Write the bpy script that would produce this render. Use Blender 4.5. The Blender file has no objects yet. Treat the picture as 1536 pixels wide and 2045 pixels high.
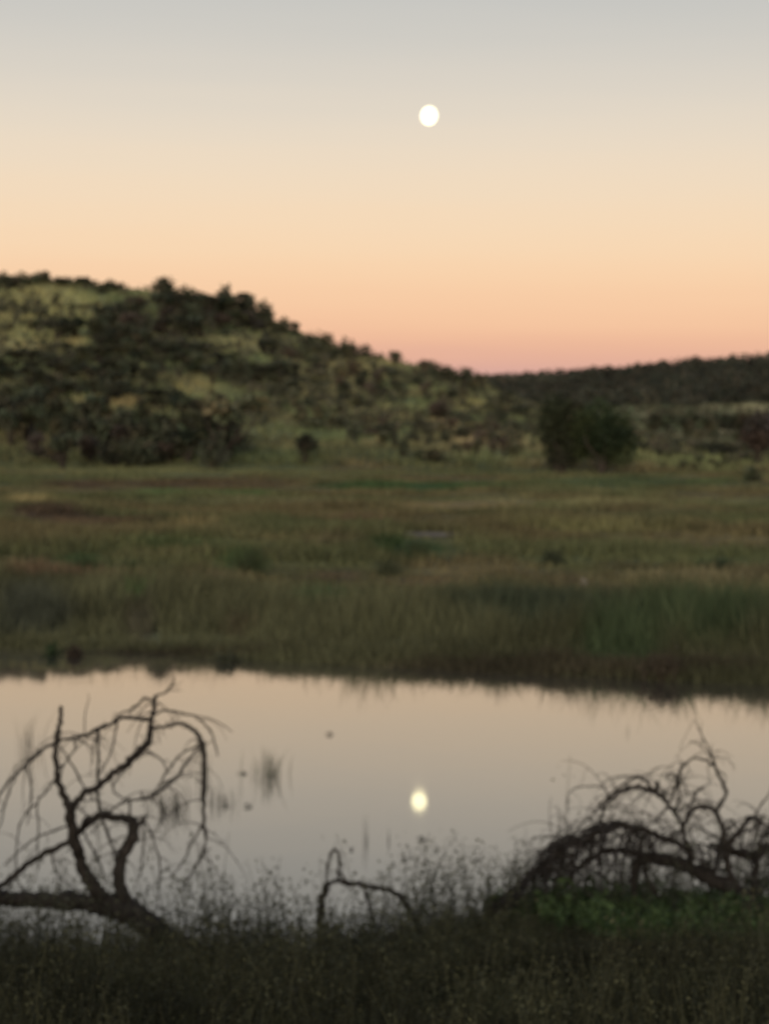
import bpy, bmesh, math, random
import numpy as np
from mathutils import Vector, Matrix

R = math.radians
scene = bpy.context.scene
COL = scene.collection
rng = np.random.default_rng(11)
random.seed(11)

# ------------------------------------------------------------------ camera
F, CX, CY = 3775.0, 768.0, 1022.5          # focal length and centre in photo pixels (1536 x 2045)
CAMH = 4.0
camd = bpy.data.cameras.new('camera')
cam = bpy.data.objects.new('camera', camd)
COL.objects.link(cam)
scene.camera = cam
CAMROT = Matrix.Rotation(R(90 - 1.616), 3, 'X') @ Matrix.Rotation(R(0.8), 3, 'Z')
cam.matrix_world = Matrix.Translation((0, 0, CAMH)) @ CAMROT.to_4x4()
camd.sensor_fit = 'HORIZONTAL'
camd.angle = 2 * math.atan(768 / F)
camd.clip_start = 0.05
camd.clip_end = 30000
camd.dof.use_dof = True                     # the phone focused too near: everything is a little soft
camd.dof.focus_distance = 2.6
camd.dof.aperture_fstop = 9.2

# ------------------------------------------------------------------ sky
def s2l(c):
    return tuple(((v / 255) / 12.92 if v <= 10 else ((v / 255 + 0.055) / 1.055) ** 2.4) for v in c)

world = bpy.data.worlds.new('World')
scene.world = world
world.use_nodes = True
wt = world.node_tree
wt.nodes.clear()
N = wt.nodes.new
wout = N('ShaderNodeOutputWorld')
sky = N('ShaderNodeTexSky')
sky.sky_type = 'NISHITA'
sky.sun_disc = False
sky.sun_elevation = R(0.8)
sky.sun_rotation = R(180)                   # the sun goes down behind the camera
bg1 = N('ShaderNodeBackground'); bg1.inputs[1].default_value = 0.07
wt.links.new(sky.outputs[0], bg1.inputs[0])
tc = N('ShaderNodeTexCoord')
sep = N('ShaderNodeSeparateXYZ'); wt.links.new(tc.outputs['Generated'], sep.inputs[0])
asn = N('ShaderNodeMath'); asn.operation = 'ARCSINE'; wt.links.new(sep.outputs[2], asn.inputs[0])
# thin streaks of cloud low over the horizon bend the bands a little
mp = N('ShaderNodeMapping'); mp.inputs['Scale'].default_value = (3.0, 3.0, 60.0)
wt.links.new(tc.outputs['Generated'], mp.inputs[0])
nz = N('ShaderNodeTexNoise'); nz.inputs['Scale'].default_value = 1.6; nz.inputs['Detail'].default_value = 2
wt.links.new(mp.outputs[0], nz.inputs[0])
nm = N('ShaderNodeMath'); nm.operation = 'MULTIPLY_ADD'; nm.inputs[1].default_value = 0.010; nm.inputs[2].default_value = -0.005
wt.links.new(nz.outputs[0], nm.inputs[0])
ad = N('ShaderNodeMath'); ad.operation = 'ADD'
wt.links.new(asn.outputs[0], ad.inputs[0]); wt.links.new(nm.outputs[0], ad.inputs[1])
nrm = N('ShaderNodeMath'); nrm.operation = 'DIVIDE'; nrm.inputs[1].default_value = math.pi / 2
wt.links.new(ad.outputs[0], nrm.inputs[0])
ramp = N('ShaderNodeValToRGB')
ramp.color_ramp.interpolation = 'B_SPLINE'
wt.links.new(nrm.outputs[0], ramp.inputs[0])
SKY = [(0.0, (160, 146, 168)), (2.0, (194, 160, 164)), (2.7, (217, 169, 157)), (3.3, (231, 179, 153)),
       (4.2, (244, 196, 160)), (6.2, (249, 217, 178)), (9.2, (235, 220, 199)), (11.5, (214, 208, 198)), (13.8, (198, 198, 194)),
       (20, (172, 177, 182)), (35, (140, 150, 165)), (90, (105, 120, 145))]
NIS = [(0, (.02, .005, 0)), (3, (.09, .05, .01)), (6.2, (.10, .09, .04)), (9.2, (.09, .09, .06)), (13.8, (.07, .08, .07)), (90, (.03, .05, .07))]
els = ramp.color_ramp.elements
for i, (d, c) in enumerate(SKY):
    e = els[i] if i < 2 else els.new(d / 90)
    e.position = d / 90
    l = s2l(c)
    n = [np.interp(d, [q[0] for q in NIS], [q[1][k] for q in NIS]) for k in range(3)]
    e.color = (max(l[0] - n[0], 0), max(l[1] - n[1], 0), max(l[2] - n[2], 0), 1)
bg2 = N('ShaderNodeBackground'); bg2.inputs[1].default_value = 1.0
wt.links.new(ramp.outputs[0], bg2.inputs[0])
addsh = N('ShaderNodeAddShader')
wt.links.new(bg1.outputs[0], addsh.inputs[0]); wt.links.new(bg2.outputs[0], addsh.inputs[1])
wt.links.new(addsh.outputs[0], wout.inputs[0])

# the soft afterglow from the west, behind the camera
sund = bpy.data.lights.new('sun', 'SUN')
sund.energy = 1.7
sund.angle = R(20)
sund.color = (1.0, 0.91, 0.77)
sun = bpy.data.objects.new('sun', sund)
COL.objects.link(sun)
sun.rotation_euler = (R(90 - 9), 0, R(-8))

scene.view_settings.view_transform = 'Standard'
scene.view_settings.look = 'None'
scene.view_settings.exposure = 0
scene.view_settings.gamma = 1
scene.render.engine = 'CYCLES'
scene.cycles.max_bounces = 6
scene.cycles.use_denoising = True

# ------------------------------------------------------------------ helpers
def ray(px, py):
    d = CAMROT @ Vector(((px - CX) / F, -(py - CY) / F, -1.0))
    return d / d.y

def pix(px, py, D):
    return Vector((0, 0, CAMH)) + ray(px, py) * D

CINV = np.array(CAMROT.transposed())
def project(x, y, z):
    p = np.stack([x, y, z - CAMH]) if np.ndim(x) else np.array([x, y, z - CAMH])
    c = np.tensordot(CINV, p, axes=(1, 0))
    w = np.minimum(c[2], -1e-3)
    return CX + c[0] / -w * F, CY - c[1] / -w * F

def vnoise(x, y, sc, seed=0):
    x = np.asarray(x, float) / sc + seed * 17.3; y = np.asarray(y, float) / sc + seed * 9.7
    xi = np.floor(x).astype(np.int64); yi = np.floor(y).astype(np.int64)
    fx = x - xi; fy = y - yi
    fx = fx * fx * (3 - 2 * fx); fy = fy * fy * (3 - 2 * fy)
    def h(a, b):
        n = (a * 374761393 + b * 668265263 + seed * 1442695041) & 0x7fffffff
        n = ((n ^ (n >> 13)) * 1274126177) & 0x7fffffff
        return ((n ^ (n >> 16)) & 0xffff) / 65535.0
    return (h(xi, yi) * (1 - fx) + h(xi + 1, yi) * fx) * (1 - fy) + (h(xi, yi + 1) * (1 - fx) + h(xi + 1, yi + 1) * fx) * fy

def fbm(x, y, sc, seed=0, o=3):
    t = 0; a = 1; s = 0
    for k in range(o):
        t = t + a * vnoise(x, y, sc / 2 ** k, seed + k); s += a; a *= 0.5
    return t / s

def sstep(a, b, v):
    t = np.clip((v - a) / (b - a), 0, 1)
    return t * t * (3 - 2 * t)

# ------------------------------------------------------------------ lie of the land
def shore_near(x):
    x = np.clip(x, -40, 40)
    return 14.5 + .4 * sstep(-2.4, 0, x) + 1.7 * sstep(-.3, 1.5, x) - 0.5 * sstep(-2, -6, x) + 0.25 * (vnoise(x, 0 * x, 0.9, 3) - .5) + 1.0 * (vnoise(x, 0 * x, 9, 4) - .5) * sstep(4, 9, np.abs(x))

def shore_far(x):
    xc = np.clip(x, -70, 70)
    return 36.6 - 0.31 * xc + 0.9 * (fbm(xc, 0 * xc, 3.0, 5, 2) - .5) + 3 * (vnoise(xc, 0 * xc, 25, 6) - .5) * sstep(9, 20, np.abs(xc))

CREST_X = [-400, -250, -160, -100, -67, -54, -45, -38, -30, -22, -14.7, -6, 2.8, 8, 16.8, 23.8, 33, 46, 67, 120, 400]
CREST_Z = [30, 40, 42, 37.8, 34.5, 33.5, 32.3, 32.1, 31.2, 28.6, 25.6, 22.4, 20.6, 19.6, 17.0, 14.0, 10.4, 7.6, 6.2, 6, 8]
RIDGE_X = [-900, -300, 0, 55, 103, 150, 183, 260, 500, 900]
RIDGE_Z = [60, 45, 38, 41.5, 45.0, 50.0, 52.5, 62, 80, 70]

PUD = (1.9, 78.5)       # a wet hollow out on the plain
def land(x, y):
    x = np.asarray(x, float); y = np.asarray(y, float)
    rr = np.hypot(x, y)
    near = shore_near(x) - y
    zn = np.where(near > 0, np.where(y > 6, (1.72 / (shore_near(x) - 7.2)) * near, 0), near * 0.5)
    zn = np.where(y <= 6, 1.72 * (shore_near(x) - 6) / (shore_near(x) - 7.2) + (6 - y) * 0.12, zn)
    zn = np.minimum(zn, 2.45) + 0.05 * (fbm(x, y, 0.8, 9) - .5) * (near > 0)
    s = y - shore_far(x)
    zf = np.interp(s, [-6, -1, 0, 3, 25, 65, 145, 180, 330], [-0.8, -0.25, -0.01, 0.16, 0.5, 1.2, 2.75, 3.2, 4.6])
    zf = zf + 0.16 * (fbm(x, y, 7, 12) - .5) * sstep(2, 12, s) + 0.5 * (fbm(x, y, 40, 14) - .5) * sstep(20, 60, s)
    q = ((x - PUD[0]) / 2.4) ** 2 + ((y - PUD[1]) / 3.2) ** 2
    zf = zf + (0.86 - zf) * sstep(1.7, 0.9, q)
    crest = np.interp(x, CREST_X, CREST_Z)
    t = (y - 188) / (330 - 188)
    prof = np.where(t < 1, np.clip(t, 0, 1) * (1.12 - 0.12 * np.clip(t, 0, 1)), 1 - 0.5 * sstep(1, 3.5, t))
    zl = 3.2 + (crest - 3.2) * prof + 1.8 * (fbm(x, y, 30, 21) - .5) * sstep(0.05, 0.4, t)
    ridge = np.interp(x, RIDGE_X, RIDGE_Z)
    t2 = (y - 330) / (900 - 330)
    prof2 = np.where(t2 < 1, np.clip(t2, 0, 1) * (0.86 + 0.14 * np.clip(t2, 0, 1)), 1 - 0.8 * sstep(1, 2.6, t2))
    zr = 4.4 + (ridge - 4.4) * prof2 + 4 * (fbm(x, y, 90, 25) - .5) * sstep(0.1, 0.5, t2)
    far = np.maximum(zf, np.maximum(np.where(t > 0, zl, -9), np.where(t2 > 0, zr, -9)))
    mid = np.where(y < 25, np.maximum(zn, -0.8), far)
    return mid

def ground_hit(px, py, d0=38.0, d1=1600.0):
    r = ray(px, py)
    D = np.geomspace(d0, d1, 900)
    z = CAMH + r.z * D
    h = land(r.x * D, D)
    k = np.nonzero(h >= z)[0]
    if len(k) == 0:
        k = [int(np.argmax((h - z) / D))]
    d = D[k[0]]
    return r.x * d, d

# colour of the plant cover, as patches on the ground (photo x, photo y, half width, half height, colour)
def A(r, g, b):
    l = np.array(s2l((r, g, b))); g_ = l.mean(); return (l * .86 + g_ * .14) * np.array([.94, 1.0, .98]) / 0.42
PATCH = [
    (300, 940, 420, 10, (74, 72, 46)), (380, 968, 270, 11, (60, 48, 34)), (330, 986, 80, 4, (62, 76, 44)), (480, 985, 90, 4, (60, 74, 42)), (160, 970, 60, 8, (58, 46, 36)),
    (820, 972, 190, 11, (38, 54, 28)), (1300, 965, 280, 12, (52, 58, 34)), (1010, 1004, 90, 9, (84, 76, 52)), (1210, 1010, 110, 8, (84, 78, 52)), (1440, 1003, 90, 7, (78, 74, 50)), (1330, 1022, 80, 7, (74, 69, 46)), (900, 1010, 130, 8, (90, 76, 52)), (60, 1000, 60, 8, (92, 80, 52)), (560, 1005, 200, 8, (72, 68, 46)),
    (95, 1026, 85, 13, (56, 42, 33)), (180, 1040, 120, 7, (66, 50, 36)), (740, 1044, 110, 8, (64, 48, 36)), (1300, 1030, 250, 8, (60, 58, 38)), (1180, 1058, 260, 9, (74, 70, 42)),
    (380, 1052, 70, 9, (86, 74, 48)), (650, 1086, 80, 9, (78, 70, 48)), (330, 1090, 200, 20, (52, 58, 32)), (160, 1122, 40, 14, (40, 56, 30)), (250, 1138, 90, 9, (40, 54, 30)), (480, 1130, 60, 16, (40, 56, 28)), (820, 1095, 60, 18, (40, 54, 28)),
    (60, 1140, 70, 16, (78, 67, 46)), (130, 1162, 130, 9, (78, 60, 44)), (430, 1168, 60, 8, (84, 70, 54)), (350, 1175, 130, 9, (66, 52, 38)), (670, 1150, 60, 10, (68, 57, 42)), (950, 1140, 150, 22, (76, 66, 44)), (868, 1135, 12, 14, (88, 76, 50)), (880, 1166, 120, 14, (74, 60, 42)),
    (1400, 1160, 200, 20, (76, 68, 48)), (1250, 1130, 70, 10, (60, 54, 34)), (1430, 1130, 60, 14, (46, 58, 34)), (1180, 1185, 120, 16, (72, 62, 46)),
    (270, 1212, 30, 16, (44, 74, 30)), (650, 1220, 120, 26, (42, 58, 34)), (1050, 1240, 200, 30, (50, 54, 39)), (1420, 1260, 160, 40, (48, 56, 34)), (60, 1240, 100, 40, (52, 52, 42)), (480, 1270, 50, 22, (54, 44, 30)), (280, 1262, 40, 40, (58, 52, 40)),
    (1060, 1340, 500, 16, (56, 48, 35)), (300, 1310, 400, 9, (54, 46, 34)), (1240, 1300, 80, 30, (52, 60, 37)),
    # hill: open tawny grass and scrubby green
    (80, 620, 110, 60, (122, 112, 70)), (50, 690, 60, 12, (134, 118, 76)), (150, 685, 25, 10, (132, 114, 72)), (240, 798, 55, 18, (118, 98, 64)), (165, 805, 30, 10, (100, 88, 58)), (330, 672, 60, 12, (104, 96, 64)),
    (480, 690, 70, 20, (112, 104, 70)), (390, 775, 40, 20, (104, 92, 58)), (720, 720, 90, 30, (112, 100, 66)), (650, 770, 90, 40, (96, 86, 60)), (735, 840, 30, 12, (134, 112, 78)), (745, 885, 18, 8, (104, 90, 62)), (880, 850, 40, 14, (124, 102, 74)), (930, 880, 40, 26, (124, 104, 74)), (1000, 880, 60, 20, (112, 94, 68)), (990, 760, 60, 20, (100, 92, 62)), (930, 810, 40, 10, (112, 102, 62)),
    (1290, 880, 22, 40, (116, 108, 66)), (1370, 878, 60, 10, (120, 108, 72)), (1420, 862, 60, 6, (122, 104, 74)), (1500, 815, 40, 18, (124, 108, 72)), (1420, 812, 24, 8, (110, 98, 66)), (1300, 830, 20, 10, (102, 92, 64)), (1320, 910, 40, 14, (84, 80, 52)), (1400, 925, 120, 20, (74, 74, 46)), (560, 905, 100, 14, (66, 70, 44)), (740, 905, 120, 12, (64, 66, 42)), (500, 850, 40, 40, (86, 82, 54)),
]
def cover(x, y):
    x = np.asarray(x, float); y = np.asarray(y, float)
    z = land(x, y)
    u, v = project(x, y, z)
    n1 = fbm(x, y, 9, 31); n2 = fbm(x, y, 2.2, 34); n3 = fbm(x * 0.5, y, 24, 37)
    hill = sstep(185, 205, y)
    base = np.empty(x.shape + (3,))
    plain = np.array(A(67, 62, 41)); hillc = np.array(A(82, 79, 54))
    base[:] = plain * (1 - hill)[..., None] + hillc * hill[..., None]
    warm = np.array([1.1, 0.98, 0.94]); cool = np.array([0.86, 1.0, 0.88])
    m = sstep(0.3, 0.7, n1)[..., None]
    base = base * (warm * m + cool * (1 - m))
    reed = (sstep(19, 9, y - shore_far(x)) * (y > 30))[..., None]
    base = base * (1 - reed) + np.array(A(62, 59, 39)) * (.7 + .6 * n1[..., None]) * reed
    vis = (y > 30)
    for (cx, cy, rx, ry, c) in PATCH:
        q = np.hypot((u - cx) / rx, (v - cy) / ry) + 0.9 * (n1 - .5) + 0.7 * (n2 - .5)
        k = (sstep(1.25, 0.5, q) * vis * (0.9 if cy > 928 else .7))[..., None]
        base = np.maximum(base + (np.array(A(*c)) * np.where(np.array(c) > 70, 1.03, 1.0) - base) * k, .01)
    wood = sstep(0, 30, y - 610) * (y > 560)
    base = base * (1 - wood)[..., None] + np.array(A(50, 48, 34)) * wood[..., None]
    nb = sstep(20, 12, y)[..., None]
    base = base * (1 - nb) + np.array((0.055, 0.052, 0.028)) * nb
    return base * np.array([1.16, 1.17, 1.12]) * (0.5 + 1.0 * n2)[..., None]

# ------------------------------------------------------------------ materials
MATS = {}
def vmat(name, gain=(1, 1, 1), rough=0.85, noise=0.0, nscale=3.0, spec=0.15, trans=0.0):
    if name in MATS: return MATS[name]
    m = bpy.data.materials.new(name); m.use_nodes = True
    t = m.node_tree; b = t.nodes['Principled BSDF']
    at = t.nodes.new('ShaderNodeAttribute'); at.attribute_name = 'tint'
    mul = t.nodes.new('ShaderNodeMix'); mul.data_type = 'RGBA'; mul.blend_type = 'MULTIPLY'; mul.inputs[0].default_value = 1
    t.links.new(at.outputs['Color'], mul.inputs[6]); mul.inputs[7].default_value = (*gain, 1)
    out = mul.outputs[2]
    if noise:
        g = t.nodes.new('ShaderNodeNewGeometry')
        n = t.nodes.new('ShaderNodeTexNoise'); n.inputs['Scale'].default_value = nscale; n.inputs['Detail'].default_value = 5
        t.links.new(g.outputs['Position'], n.inputs['Vector'])
        mr = t.nodes.new('ShaderNodeMapRange'); mr.inputs[1].default_value = .25; mr.inputs[2].default_value = .75
        mr.inputs[3].default_value = 1 - noise; mr.inputs[4].default_value = 1 + noise
        t.links.new(n.outputs[0], mr.inputs[0])
        m2 = t.nodes.new('ShaderNodeMix'); m2.data_type = 'RGBA'; m2.blend_type = 'MULTIPLY'; m2.inputs[0].default_value = 1
        t.links.new(out, m2.inputs[6]); t.links.new(mr.outputs[0], m2.inputs[7])
        out = m2.outputs[2]
        bp = t.nodes.new('ShaderNodeBump'); bp.inputs['Strength'].default_value = 0.5; bp.inputs['Distance'].default_value = 0.08
        t.links.new(n.outputs[0], bp.inputs['Height']); t.links.new(bp.outputs[0], b.inputs['Normal'])
    t.links.new(out, b.inputs['Base Color'])
    b.inputs['Roughness'].default_value = rough
    b.inputs['Specular IOR Level'].default_value = spec
    if trans:
        tr = t.nodes.new('ShaderNodeBsdfTranslucent'); t.links.new(out, tr.inputs[0])
        mx = t.nodes.new('ShaderNodeMixShader'); mx.inputs[0].default_value = trans
        t.links.new(b.outputs[0], mx.inputs[1]); t.links.new(tr.outputs[0], mx.inputs[2])
        t.links.new(mx.outputs[0], t.nodes['Material Output'].inputs[0])
    MATS[name] = m
    return m

def bark(name, c0, c1, scale=22):
    if name in MATS: return MATS[name]
    m = bpy.data.materials.new(name); m.use_nodes = True
    t = m.node_tree; b = t.nodes['Principled BSDF']
    tcn = t.nodes.new('ShaderNodeTexCoord')
    mpn = t.nodes.new('ShaderNodeMapping'); mpn.inputs['Scale'].default_value = (1, 1, 0.35)
    n = t.nodes.new('ShaderNodeTexNoise'); n.inputs['Scale'].default_value = scale; n.inputs['Detail'].default_value = 8; n.inputs['Roughness'].default_value = .65
    cr = t.nodes.new('ShaderNodeValToRGB')
    cr.color_ramp.elements[0].position = .3; cr.color_ramp.elements[0].color = (*c0, 1)
    cr.color_ramp.elements[1].position = .72; cr.color_ramp.elements[1].color = (*c1, 1)
    t.links.new(tcn.outputs['Object'], mpn.inputs[0]); t.links.new(mpn.outputs[0], n.inputs['Vector']); t.links.new(n.outputs[0], cr.inputs[0]); t.links.new(cr.outputs[0], b.inputs['Base Color'])
    bp = t.nodes.new('ShaderNodeBump'); bp.inputs['Strength'].default_value = .8; bp.inputs['Distance'].default_value = .02
    t.links.new(n.outputs[0], bp.inputs['Height']); t.links.new(bp.outputs[0], b.inputs['Normal'])
    b.inputs['Roughness'].default_value = .9; b.inputs['Specular IOR Level'].default_value = .2
    MATS[name] = m
    return m

M_GROUND = vmat('ground_cover', noise=.35, nscale=2.5, rough=.95, spec=.05)
M_GRASS = vmat('grass_blades', rough=.7, spec=.2, trans=.25)
M_LEAF = vmat('tree_leaves', rough=.7, spec=.2, trans=.2)
M_BARK = bark('tree_bark', (.03, .024, .018), (.075, .06, .045), 6)
M_DEAD = bark('dead_wood', (.018, .015, .012), (.075, .062, .05), 26)

# ------------------------------------------------------------------ mesh building
def mesh_np(name, V, loops, counts, tint=None, smooth=False):
    me = bpy.data.meshes.new(name)
    V = np.asarray(V, np.float32); loops = np.asarray(loops, np.int32); counts = np.asarray(counts, np.int32)
    me.vertices.add(len(V)); me.vertices.foreach_set('co', V.ravel())
    me.loops.add(len(loops)); me.loops.foreach_set('vertex_index', loops)
    me.polygons.add(len(counts))
    starts = np.concatenate([[0], np.cumsum(counts)[:-1]]).astype(np.int32)
    me.polygons.foreach_set('loop_start', starts)
    me.polygons.foreach_set('loop_total', counts)
    me.update(calc_edges=True)
    if tint is not None:
        a = me.attributes.new('tint', 'FLOAT_COLOR', 'POINT')
        T = np.ones((len(V), 4), np.float32); T[:, :3] = tint
        a.data.foreach_set('color', T.ravel())
    if smooth:
        me.polygons.foreach_set('use_smooth', np.ones(len(counts), bool))
    return me

def obj(name, me, mat, parent=None, loc=None):
    o = bpy.data.objects.new(name, me)
    COL.objects.link(o)
    if mat and not me.materials: me.materials.append(mat)
    if parent: o.parent = parent
    if loc is not None: o.location = loc
    return o

def empty(name, loc=(0, 0, 0), rz=0.0):
    o = bpy.data.objects.new(name, None); COL.objects.link(o)
    o.location = loc; o.rotation_euler = (0, 0, rz); o.empty_display_size = .2
    return o

def tag(o, label=None, cat=None, group=None, kind=None):
    if label: o['label'] = label
    if cat: o['category'] = cat
    if group: o['group'] = group
    if kind: o['kind'] = kind
    return o

def blades(P, Hh, W, lean, tint, seg=2, seed=0):
    """P (n,3) roots, Hh heights, W widths, lean sideways reach, tint (n,3)"""
    r = np.random.default_rng(seed); n = len(P)
    a = r.uniform(0, 2 * np.pi, n); ca, sa = np.cos(a), np.sin(a)
    b = r.uniform(0, 2 * np.pi, n); dx, dy = np.cos(b) * lean, np.sin(b) * lean
    wv = np.stack([ca * W / 2, sa * W / 2, 0 * W], 1)
    tip = P + np.stack([dx, dy, Hh], 1)
    if seg == 1:
        V = np.stack([P - wv, P + wv, tip], 1).reshape(-1, 3)
        base = (np.arange(n) * 3)[:, None]
        return V, (base + np.arange(3)).ravel(), np.full(n, 3), np.repeat(tint, 3, 0)
    mid = P + np.stack([dx * .3, dy * .3, Hh * .58], 1)
    V = np.stack([P - wv, P + wv, mid + wv * .75, mid - wv * .75, tip], 1).reshape(-1, 3)
    base = (np.arange(n) * 5)[:, None]
    L = np.concatenate([base + np.array([0, 1, 2, 3]), base + np.array([3, 2, 4])], 1).ravel()
    return V, L, np.tile([4, 3], n), np.repeat(tint, 5, 0)

def join_np(parts):
    V, L, C, T, o = [], [], [], [], 0
    for v, l, c, t in parts:
        V.append(v); L.append(l + o); C.append(c); T.append(t); o += len(v)
    return np.concatenate(V), np.concatenate(L), np.concatenate(C), np.concatenate(T)

def leaves(P, size, tint, seed=0, droop=0.0, aspect=1.0):
    """diamond leaf faces at P with random facing"""
    r = np.random.default_rng(seed); n = len(P)
    u = r.normal(size=(n, 3)); u[:, 2] -= droop; u /= np.linalg.norm(u, axis=1)[:, None]
    w = r.normal(size=(n, 3)); w -= (w * u).sum(1)[:, None] * u; w /= np.linalg.norm(w, axis=1)[:, None]
    s = (np.asarray(size) * np.ones(n))[:, None]
    V = np.stack([P - u * s * .5, P + w * s * .32 * aspect, P + u * s * .5, P - w * s * .32 * aspect], 1).reshape(-1, 3)
    return V, np.arange(4 * n), np.full(n, 4), np.repeat(tint, 4, 0)

def catmull(pts, rad, n=5):
    p = [np.array(q, float) for q in pts]
    p = [2 * p[0] - p[1]] + p + [2 * p[-1] - p[-2]]
    r = [rad[0]] + list(rad) + [rad[-1]]
    P, Q = [], []
    for i in range(1, len(p) - 2):
        for k in range(n):
            t = k / n; t2 = t * t; t3 = t2 * t
            P.append(.5 * (2 * p[i] + (p[i + 1] - p[i - 1]) * t + (2 * p[i - 1] - 5 * p[i] + 4 * p[i + 1] - p[i + 2]) * t2 + (3 * p[i] - p[i - 1] - 3 * p[i + 1] + p[i + 2]) * t3))
            Q.append(r[i] * (1 - t) + r[i + 1] * t)
    P.append(p[-2]); Q.append(r[-2])
    return np.array(P), np.array(Q)

def tube(P, Rr, sides=7, rough=0.0, seed=0):
    r = np.random.default_rng(seed)
    n = len(P); T = np.gradient(P, axis=0); T /= np.linalg.norm(T, axis=1)[:, None] + 1e-9
    ref = np.array([0.31, 0.83, 0.46])
    Nn = np.cross(T, ref); Nn /= np.linalg.norm(Nn, axis=1)[:, None] + 1e-9
    B = np.cross(T, Nn)
    a = np.arange(sides) * 2 * np.pi / sides
    rr = Rr[:, None] * (1 + rough * r.normal(size=(n, 1)) * .6 + rough * r.normal(size=(n, sides)) * .7)
    V = P[:, None, :] + (np.cos(a)[None, :, None] * Nn[:, None, :] + np.sin(a)[None, :, None] * B[:, None, :]) * rr[..., None]
    V = V.reshape(-1, 3)
    i = np.arange(n - 1)[:, None] * sides; j = np.arange(sides)[None, :]; k = (j + 1) % sides
    quads = np.stack([i + j, i + k, i + sides + k, i + sides + j], -1).reshape(-1)
    caps = np.concatenate([np.arange(sides)[::-1], np.arange(sides) + (n - 1) * sides])
    L = np.concatenate([quads, caps]); C = np.concatenate([np.full((n - 1) * sides, 4), [sides, sides]])
    return V, L, C, np.ones((len(V), 3))

# ------------------------------------------------------------------ ground and water
az = np.concatenate([np.arange(-180, -26, 4), np.arange(-26, 26, 0.2), np.arange(26, 180, 4)])
az = np.radians(az)
rad = np.concatenate([np.geomspace(.6, 12, 26)[:-1], np.linspace(12, 44, 90)[:-1], np.geomspace(44, 1100, 120), np.geomspace(1180, 14000, 12)])
AZ, RD = np.meshgrid(az, rad)
gx, gy = RD * np.sin(AZ), RD * np.cos(AZ)
gz = land(gx, gy)
gz = np.where(gy < 4, 2.45 + 3.6 * sstep(-4, -24, gy) + 6 * sstep(-30, -300, gy), gz)   # unseen rise added behind the camera to shade the near bank and water
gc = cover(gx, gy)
nr, na = gx.shape
V = np.concatenate([np.stack([gx, gy, gz], -1).reshape(-1, 3), [[0, 0, 2.45]]])
T = np.concatenate([gc.reshape(-1, 3), [[.055, .052, .028]]])
i = np.arange(nr - 1)[:, None] * na; j = np.arange(na)[None, :]; k = (j + 1) % na
L = np.stack([i + j, i + na + j, i + na + k, i + k], -1).reshape(-1)
L2 = np.stack([np.full(na, nr * na), np.arange(na), (np.arange(na) + 1) % na], -1).reshape(-1)
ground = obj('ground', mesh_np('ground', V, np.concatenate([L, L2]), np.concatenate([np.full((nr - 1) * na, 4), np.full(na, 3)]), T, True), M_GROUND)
tag(ground, 'grassy bank, plain and hills around the pool', None, None, 'structure')

def water_material():
    m = bpy.data.materials.new('still_water'); m.use_nodes = True
    t = m.node_tree; b = t.nodes['Principled BSDF']
    b.inputs['Base Color'].default_value = (.06, .054, .042, 1)
    b.inputs['Roughness'].default_value = .03
    b.inputs['IOR'].default_value = 1.42
    g = t.nodes.new('ShaderNodeNewGeometry')
    mp = t.nodes.new('ShaderNodeMapping'); mp.inputs['Scale'].default_value = (.8, .5, 1)
    n = t.nodes.new('ShaderNodeTexNoise'); n.inputs['Scale'].default_value = 1.3; n.inputs['Detail'].default_value = 2
    bp = t.nodes.new('ShaderNodeBump'); bp.inputs['Strength'].default_value = .06; bp.inputs['Distance'].default_value = .02
    t.links.new(g.outputs['Position'], mp.inputs[0]); t.links.new(mp.outputs[0], n.inputs['Vector'])
    t.links.new(n.outputs[0], bp.inputs['Height']); t.links.new(bp.outputs[0], b.inputs['Normal'])
    gl = t.nodes.new('ShaderNodeBsdfGlossy'); gl.inputs['Roughness'].default_value = .03; gl.inputs['Color'].default_value = (1, .97, .9, 1)
    t.links.new(bp.outputs[0], gl.inputs['Normal'])
    mx = t.nodes.new('ShaderNodeMixShader'); mx.inputs[0].default_value = .17
    t.links.new(b.outputs[0], mx.inputs[1]); t.links.new(gl.outputs[0], mx.inputs[2])
    t.links.new(mx.outputs[0], t.nodes['Material Output'].inputs[0])
    return m
M_WATER = water_material()
xs = np.linspace(-110, 110, 45)
Vw = np.array([(x, y, 0.0) for y in (7.0, 20, 30, 62) for x in xs])
Lw = np.array([[a * 45 + c, a * 45 + c + 1, (a + 1) * 45 + c + 1, (a + 1) * 45 + c] for a in range(3) for c in range(44)]).ravel()
water = obj('water', mesh_np('water', Vw, Lw, np.full(len(Lw) // 4, 4)), M_WATER)
tag(water, 'still pool mirroring the evening sky', None, None, 'structure')
ang = np.linspace(0, 2 * np.pi, 28, endpoint=False)
wob = 1 + .15 * np.sin(3 * ang) + .1 * np.sin(5 * ang + 1)
pud = obj('bare_ground', mesh_np('bare_ground', np.stack([PUD[0] + 1.15 * wob * np.cos(ang), PUD[1] + 2.1 * wob * np.sin(ang), np.full(28, .90)], 1), np.arange(28), [28], np.tile(np.array([.24, .2, .15]), (28, 1))), M_GROUND)
tag(pud, 'pale bare patch out on the grassy plain', None, None, 'structure')

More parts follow.
